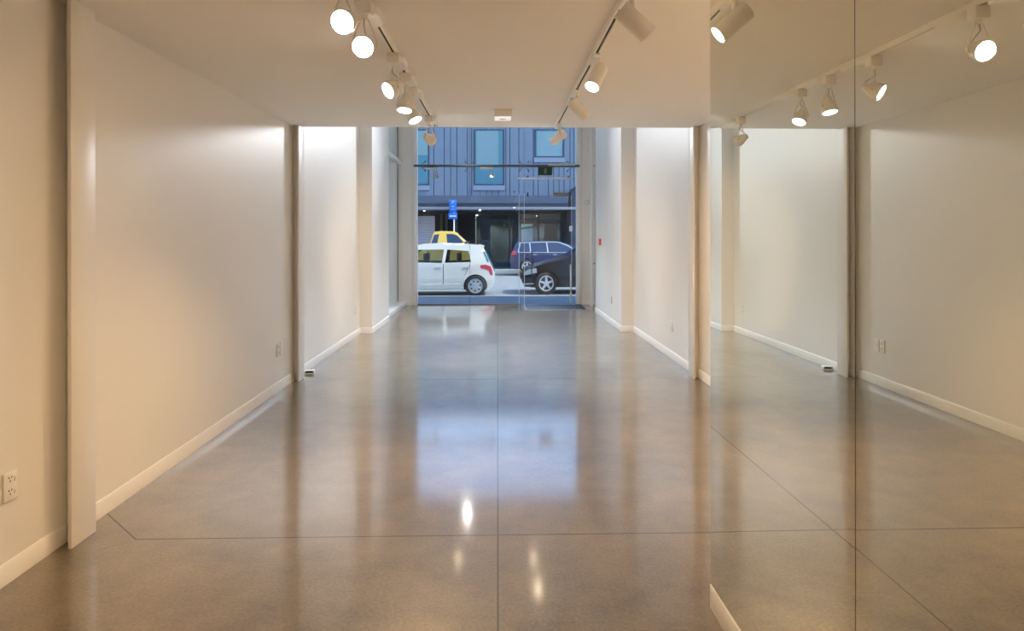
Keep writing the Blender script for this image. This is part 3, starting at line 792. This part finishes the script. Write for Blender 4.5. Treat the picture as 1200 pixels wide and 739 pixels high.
def cut_holes(bm, polys, W, mats):
    """cut side windows right through the body"""
    me = bpy.data.meshes.new('t'); bm.to_mesh(me); bm.free()
    for m in mats: me.materials.append(m)
    o = bpy.data.objects.new('t', me); COL.objects.link(o); cs = []
    for p in polys:
        b2 = bmesh.new(); prism(b2, p, -W, W, 0); bmesh.ops.recalc_face_normals(b2, faces=b2.faces[:])
        m2 = bpy.data.meshes.new('c'); b2.to_mesh(m2); b2.free(); m2.materials.append(mats[1])
        c = bpy.data.objects.new('c', m2); COL.objects.link(c); cs.append(c)
        md = o.modifiers.new('b', 'BOOLEAN'); md.operation = 'DIFFERENCE'; md.object = c; md.solver = 'EXACT'; md.material_mode = 'TRANSFER'
    dg = bpy.context.evaluated_depsgraph_get(); dg.update()
    out = bpy.data.meshes.new_from_object(o.evaluated_get(dg))
    for c in cs+[o]: bpy.data.objects.remove(c)
    return out
def wheel(par, x, y, r, side, style, holes=6, steer=0.):
    w = .2; bm = bm_new(); ax = Vector((sin(steer)*side*-1, side*cos(steer), 0)); o = Vector((x, y, r))
    lathe(bm, [(-w*.9, r*.62), (-w*.95, r*.9), (-w*.85, r*.985), (-w*.5, r), (-w*.1, r), (-.012, r*.98), (.0, r*.92), (.002, r*.72), (-.02, r*.66)], o, ax, 36)
    wh = obj('wheel', bm, M['tyre'], par)
    bm = bm_new(); lathe(bm, [(-.05, r*.66), (-.045, .02)], o, ax, 30); obj('brake_recess', bm, M['rimdark'], wh)
    bm = bm_new(); d, u, v = frame_of(ax)
    lathe(bm, [(-.05, r*.70), (-.008, r*.71), (.000, r*.68), (-.006, r*.60), (-.03, r*.585)], o, ax, 36)
    if style == 'cap':
        lathe(bm, [(-.022, r*.61), (-.006, r*.50), (.004, r*.3), (.008, .02)], o, ax, 36)
        obj('rim', bm, M['rim'], wh); bm = bm_new()
        for k in range(holes):
            a = 2*pi*k/holes+.3; c = o+u*(r*.45*cos(a))+v*(r*.45*sin(a)); lathe(bm, [(-.01, r*.088), (.003, r*.088)], c, ax, 12)
        obj('vent_hole', bm, M['rimdark'], wh)
    else:
        lathe(bm, [(-.03, r*.19), (.0, r*.19), (.006, r*.12)], o, ax, 20)
        for k in range(holes):
            a = 2*pi*k/holes+.3; p = Vector((cos(a), sin(a))); q = Vector((-sin(a), cos(a))); vs = []
            for rr, hw_ in ((r*.12, r*.115), (r*.62, r*.085)):
                for e in (-1, 1):
                    for dp in (-.03, -.002):
                        c2 = p*rr+q*hw_*e; vs.append(bm.verts.new(o+u*c2.x+v*c2.y+d*dp))
            for f in ((0, 1, 3, 2), (4, 6, 7, 5), (0, 4, 5, 1), (2, 3, 7, 6), (0, 2, 6, 4), (1, 5, 7, 3)): bm.faces.new([vs[i] for i in f])
        obj('rim', bm, M['rim'], wh)
    return wh
def underbody(c, t):
    bm = bm_new(); box(bm, .25, c.L-.25, -c.W*.40, c.W*.40, c.bz-.02, c.bz+.2); 
    for wx in c.wheels: box(bm, wx-c.r*1.05, wx+c.r*1.05, -c.W*.5+.24, c.W*.5-.24, c.bz, c.r*2.0)
    obj('underbody', bm, M['carpanel'], t)
def place(t, x_rear, facing, y_near, W, z=SZ):
    t.location = (x_rear, y_near+W/2, z); t.rotation_euler = (0, 0, 0 if facing > 0 else pi)
def finish_body(t, bm_or_me, paint):
    if isinstance(bm_or_me, bpy.types.Mesh): me = bm_or_me
    else:
        me = bpy.data.meshes.new('body'); bm_or_me.to_mesh(me); bm_or_me.free(); me.materials.append(paint)
    me.set_sharp_from_angle(angle=R(38))
    o = bpy.data.objects.new('body', me); COL.objects.link(o); o.parent = t; return o

# white hatchback: rear towards the right of the view
c = Car([(.14, .20), (.03, .30), (.0, .45), (.0, .62), (.045, .76), (.09, .86), (.17, 1.02), (.285, 1.27), (.33, 1.335), (.30, 1.40), (.42, 1.435), (.9, 1.485), (1.5, 1.50), (2.0, 1.475), (2.3, 1.41), (2.65, 1.20), (2.98, 1.0), (3.35, .91), (3.58, .78), (3.68, .62), (3.70, .38), (3.60, .2)],
        .2, 3.70, 1.69, (.545, 2.93), .295, .93, 1.5, .80)
t = thing('hatchback_car', 'white hatchback car seen from its rear side, parked outside the window', 'car')
w_rear = [(.67, .965), (.74, 1.275), (1.34, 1.315), (1.40, .945)]; w_front = [(1.48, .94), (1.43, 1.315), (2.12, 1.31), (2.45, 1.14), (2.68, .965)]
bd = c.body(c.outline()); me = cut_holes(bd, [w_rear, w_front], 1.2, [M['p_white'], M['cabin']]); finish_body(t, me, None)
for p in (w_rear, w_front): c.sides('side_window', p, M['carglass'], t, -.006)
obj('rear_window', c.strip((.125, .92), (.285, 1.26), .10, .012), M['tealglass'], t)
c.sides('rear_window_edge', [(.155, .965), (.215, .965), (.335, 1.25), (.29, 1.26)], M['tealglass'], t, .004)
obj('windscreen', c.strip((2.36, 1.385), (2.93, 1.03), .10), M['blueglass'], t)
c.sides('tail_lamp', [(.06, .60), (.12, .59), (.17, .73), (.40, .80), (.40, .875), (.26, .89), (.12, .84), (.075, .74)], M['taillamp'], t)
c.sides('head_lamp', [(3.30, .72), (3.62, .62), (3.55, .78), (3.25, .86)], M['headlamp'], t)
for px in (1.50, .72): c.sides('door_handle', [(px, .80), (px+.17, .805), (px+.165, .825), (px+.01, .82)], M['rim'], t, .016)
for p in ([(1.43, .33), (1.445, .33), (1.445, .92), (1.43, .92)], [(2.62, .33), (2.635, .33), (2.66, .9), (2.645, .9)], [(.86, .56), (.872, .55), (.70, .90), (.688, .90)]): c.sides('door_gap', p, M['carpanel'], t, .003)
c.sides('sill_moulding', [(.98, .24), (2.55, .24), (2.55, .33), (.98, .35)], M['p_white'], t, .018)
bm = c.strip((.30, 1.40), (.46, 1.445), .06, .02); obj('roof_spoiler', bm, M['p_white'], t)
for s in (-1, 1):
    bm = bm_new(); box(bm, 2.42, 2.58, *sorted((s*.80, s*.99)), .96, 1.08, bev=.03); obj('door_mirror', bm, M['p_white'], t)
for y in (-.35, .35):
    for x in (1.0, 1.95):
        bm = bm_new(); box(bm, x, x+.09, y-.12, y+.12, .9, 1.20, bev=.03); obj('headrest', bm, M['cabin'], t)
underbody(c, t)
for wx in c.wheels:
    for s in (-1, 1): wheel(t, wx, s*(c.W*.5-.03), c.r, s, 'cap', 7)
place(t, -.075, -1, 17.93, c.W)

# yellow short-nosed pickup in the far lane, facing right
c = Car([(0, .5), (0, .62), (2.10, .62), (2.12, 1.22), (2.18, 1.38), (2.30, 1.78), (2.36, 1.855), (2.6, 1.875), (3.02, 1.86), (3.16, 1.80), (3.50, 1.50), (3.76, 1.28), (3.92, 1.08), (3.99, .92), (4.00, .5), (3.95, .34)],
        .34, 4.00, 1.70, (.95, 3.40), .32, 1.24, 1.87, .82)
t = thing('pickup_truck', 'yellow pickup truck behind the white hatchback, only its cab showing', 'truck')
finish_body(t, c.body(c.outline()), M['p_yellow'])
wr = [(2.22, 1.36), (2.34, 1.74), (2.52, 1.765), (2.44, 1.34)]; wf = [(2.84, 1.31), (2.78, 1.77), (3.02, 1.77), (3.18, 1.71), (3.52, 1.36), (3.46, 1.31)]
for p in (wr, wf): c.sides('side_window', p, M['blueglass'], t)
obj('windscreen', c.strip((3.2, 1.775), (3.72, 1.315), .1), M['blueglass'], t)
for a in ((.0, 2.08, -.84, -.79), (.0, 2.08, .79, .84), (0, .05, -.79, .79)):
    bm = bm_new(); box(bm, *a, .62, 1.36, bev=.01); obj('deck_side', bm, M['p_yellow'], t)
c.sides('side_stripe', [(2.55, 1.05), (3.3, 1.05), (3.3, 1.22), (2.55, 1.22)], M['orange'], t, .004)
for s in (-1, 1):
    bm = bm_new(); box(bm, 3.46, 3.56, *sorted((s*.80, s*1.0)), 1.34, 1.50, bev=.03); obj('door_mirror', bm, M['carpanel'], t)
c.sides('head_lamp', [(3.78, .80), (3.96, .78), (3.93, .94), (3.80, .98)], M['headlamp'], t)
underbody(c, t)
for wx in c.wheels:
    for s in (-1, 1): wheel(t, wx, s*(c.W*.5-.03), c.r, s, 'spoke', 5)
place(t, -4.64, 1, 23.2, c.W)

# dark blue wagon parked across the street, facing right
c = Car([(.12, .24), (.02, .36), (0, .55), (.03, .78), (.08, .92), (.22, 1.22), (.30, 1.40), (.42, 1.46), (.9, 1.50), (1.8, 1.505), (2.3, 1.47), (2.7, 1.33), (3.25, 1.04), (3.9, .93), (4.3, .80), (4.42, .62), (4.45, .36), (4.36, .24)],
        .24, 4.45, 1.80, (.78, 3.5), .33, .97, 1.5, .80)
t = thing('wagon_car', 'dark blue wagon parked across the street, facing right', 'car')
finish_body(t, c.body(c.outline()), M['p_blue'])
for p in ([(.42, 1.02), (.50, 1.36), (.85, 1.40), (.90, 1.0)], [(1.0, 1.0), (.96, 1.40), (1.62, 1.41), (1.68, .99)], [(1.78, .99), (1.72, 1.41), (2.2, 1.40), (2.6, 1.25), (2.95, 1.0)]):
    c.sides('side_window', p, M['blueglass'], t)
c.sides('window_trim', [(.38, 1.385), (.5, 1.405), (1.7, 1.435), (2.2, 1.425), (2.62, 1.27), (3.0, 1.02), (3.06, 1.02), (2.66, 1.30), (2.22, 1.45), (1.7, 1.46), (.45, 1.43)], M['rim'], t, .012)
for p in ([(.92, 1.0), (.97, 1.0), (.93, 1.41), (.88, 1.40)], [(1.70, .99), (1.75, .99), (1.70, 1.42), (1.65, 1.42)], [(.36, 1.0), (.41, 1.0), (.49, 1.38), (.44, 1.37)], [(.36, .975), (3.0, .965), (3.0, .985), (.36, .995)]): c.sides('sash_trim', p, M['rim'], t, .010)
obj('rear_window', c.strip((.10, .95), (.29, 1.37), .12, .012), M['blueglass'], t)
obj('windscreen', c.strip((2.36, 1.44), (3.2, 1.07), .1), M['blueglass'], t)
c.sides('tail_lamp', [(.05, .86), (.30, .88), (.27, 1.06), (.13, 1.04)], M['taillamp'], t)
c.sides('head_lamp', [(4.0, .72), (4.36, .64), (4.28, .80), (3.95, .88)], M['headlamp'], t)
c.sides('sill_moulding', [(1.2, .26), (3.1, .26), (3.1, .34), (1.2, .34)], M['rim'], t, .015)
for px in (1.05, 1.95): c.sides('door_handle', [(px, .86), (px+.18, .87), (px+.18, .895), (px, .885)], M['rim'], t, .03)
for s in (-1, 1):
    bm = bm_new(); box(bm, 2.78, 2.92, *sorted((s*.84, s*1.05)), 1.0, 1.13, bev=.03); obj('door_mirror', bm, M['p_blue'], t)
underbody(c, t)
for wx in c.wheels:
    for s in (-1, 1): wheel(t, wx, s*(c.W*.5-.03), c.r, s, 'spoke', 5)
t.scale = (.94, .94, .94); place(t, .52, 1, 27.1, c.W*.94, -.115)

# black car parked on the near side, front towards the left of the view
c = Car([(.1, .24), (0, .36), (0, .75), (.1, 1.05), (.4, 1.15), (.75, 1.42), (1.2, 1.58), (2.0, 1.62), (2.5, 1.56), (3.30, 1.09), (3.55, 1.0), (4.05, .875), (4.38, .775), (4.55, .68), (4.62, .56), (4.64, .40), (4.56, .22)],
        .22, 4.64, 1.80, (.82, 3.93), .325, 1.04, 1.6, .80)
t = thing('sedan_car', 'black car parked outside the glass door, its front wheel turned', 'car')
finish_body(t, c.body(c.outline()), M['p_black'])
for p in ([(.85, 1.08), (1.15, 1.45), (1.75, 1.50), (1.8, 1.06)], [(1.9, 1.06), (1.85, 1.50), (2.35, 1.48), (2.75, 1.28), (3.05, 1.06)]): c.sides('side_window', p, M['blueglass'], t)
obj('windscreen', c.strip((2.56, 1.525), (3.26, 1.12), .1), M['blueglass'], t)
obj('rear_window', c.strip((.43, 1.18), (.73, 1.40), .12), M['blueglass'], t)
c.sides('head_lamp', [(4.20, .63), (4.59, .55), (4.56, .66), (4.42, .735), (4.22, .765)], M['headlamp'], t)
bm = bm_new(); box(bm, 4.60, 4.66, -.5, .5, .42, .62, bev=.01); obj('grille', bm, M['carpanel'], t)
c.sides('bumper_trim', [(4.30, .30), (4.60, .28), (4.60, .315), (4.30, .335)], M['rim'], t, .012)
c.sides('door_gap', [(3.05, .34), (3.065, .34), (3.14, 1.0), (3.125, 1.0)], M['carpanel'], t, .003)
for s in (-1, 1):
    bm = bm_new(); box(bm, 2.92, 3.06, *sorted((s*.84, s*1.05)), 1.06, 1.19, bev=.03); obj('door_mirror', bm, M['p_black'], t)
c.sides('tail_lamp', [(.03, .78), (.3, .85), (.3, .98), (.1, .98)], M['taillamp'], t)
underbody(c, t)
for wx in c.wheels:
    for s in (-1, 1): wheel(t, wx, s*(c.W*.5-.03), c.r, s, 'spoke', 5, steer=R(14) if wx > 2 else 0)
place(t, 5.34, -1, 18.4, c.W)

# ------------------------------------------------------------------ light from outside
w = bpy.data.worlds.new('World'); sc.world = w; w.use_nodes = True
nt = w.node_tree; bg = nt.nodes['Background']
sky = nt.nodes.new('ShaderNodeTexSky'); sky.sky_type = 'NISHITA'; sky.sun_disc = False
sky.sun_elevation = R(48); sky.sun_rotation = R(100); sky.air_density = 1.; sky.dust_density = 1.2; sky.ozone_density = 1.
nt.links.new(sky.outputs[0], bg.inputs[0]); bg.inputs[1].default_value = .62
l = bpy.data.lights.new('sun', 'SUN'); l.energy = 4.2; l.angle = R(.6); l.color = (1, .95, .87)
o = bpy.data.objects.new('sun', l); COL.objects.link(o); o.location = (20, 10, 30)
o.rotation_euler = Vector((-.80, .16, -.92)).to_track_quat('-Z', 'Y').to_euler()

# ------------------------------------------------------------------ camera
cam = bpy.data.cameras.new('camera'); co = bpy.data.objects.new('camera', cam); COL.objects.link(co)
cam.sensor_width = 36; cam.lens = 36*750/1200; cam.clip_start = .05; cam.clip_end = 300
cam.shift_y = -93/1200
co.location = (0, 0, 1.5)
yaw = math.atan(17/750)
co.rotation_euler = (Matrix.Rotation(-yaw, 3, 'Z') @ Matrix.Rotation(pi/2, 3, 'X') @ Matrix.Rotation(-.0013, 3, 'Z')).to_euler()
sc.camera = co

sc.view_settings.view_transform = 'Standard'; sc.view_settings.look = 'None'
sc.view_settings.exposure = .17; sc.view_settings.gamma = 1; sc.view_settings.use_curve_mapping = False
sc.cycles.use_denoising = True
sc.cycles.max_bounces = 12; sc.cycles.diffuse_bounces = 9; sc.cycles.glossy_bounces = 6; sc.cycles.transparent_max_bounces = 24
sc.cycles.sample_clamp_indirect = 6
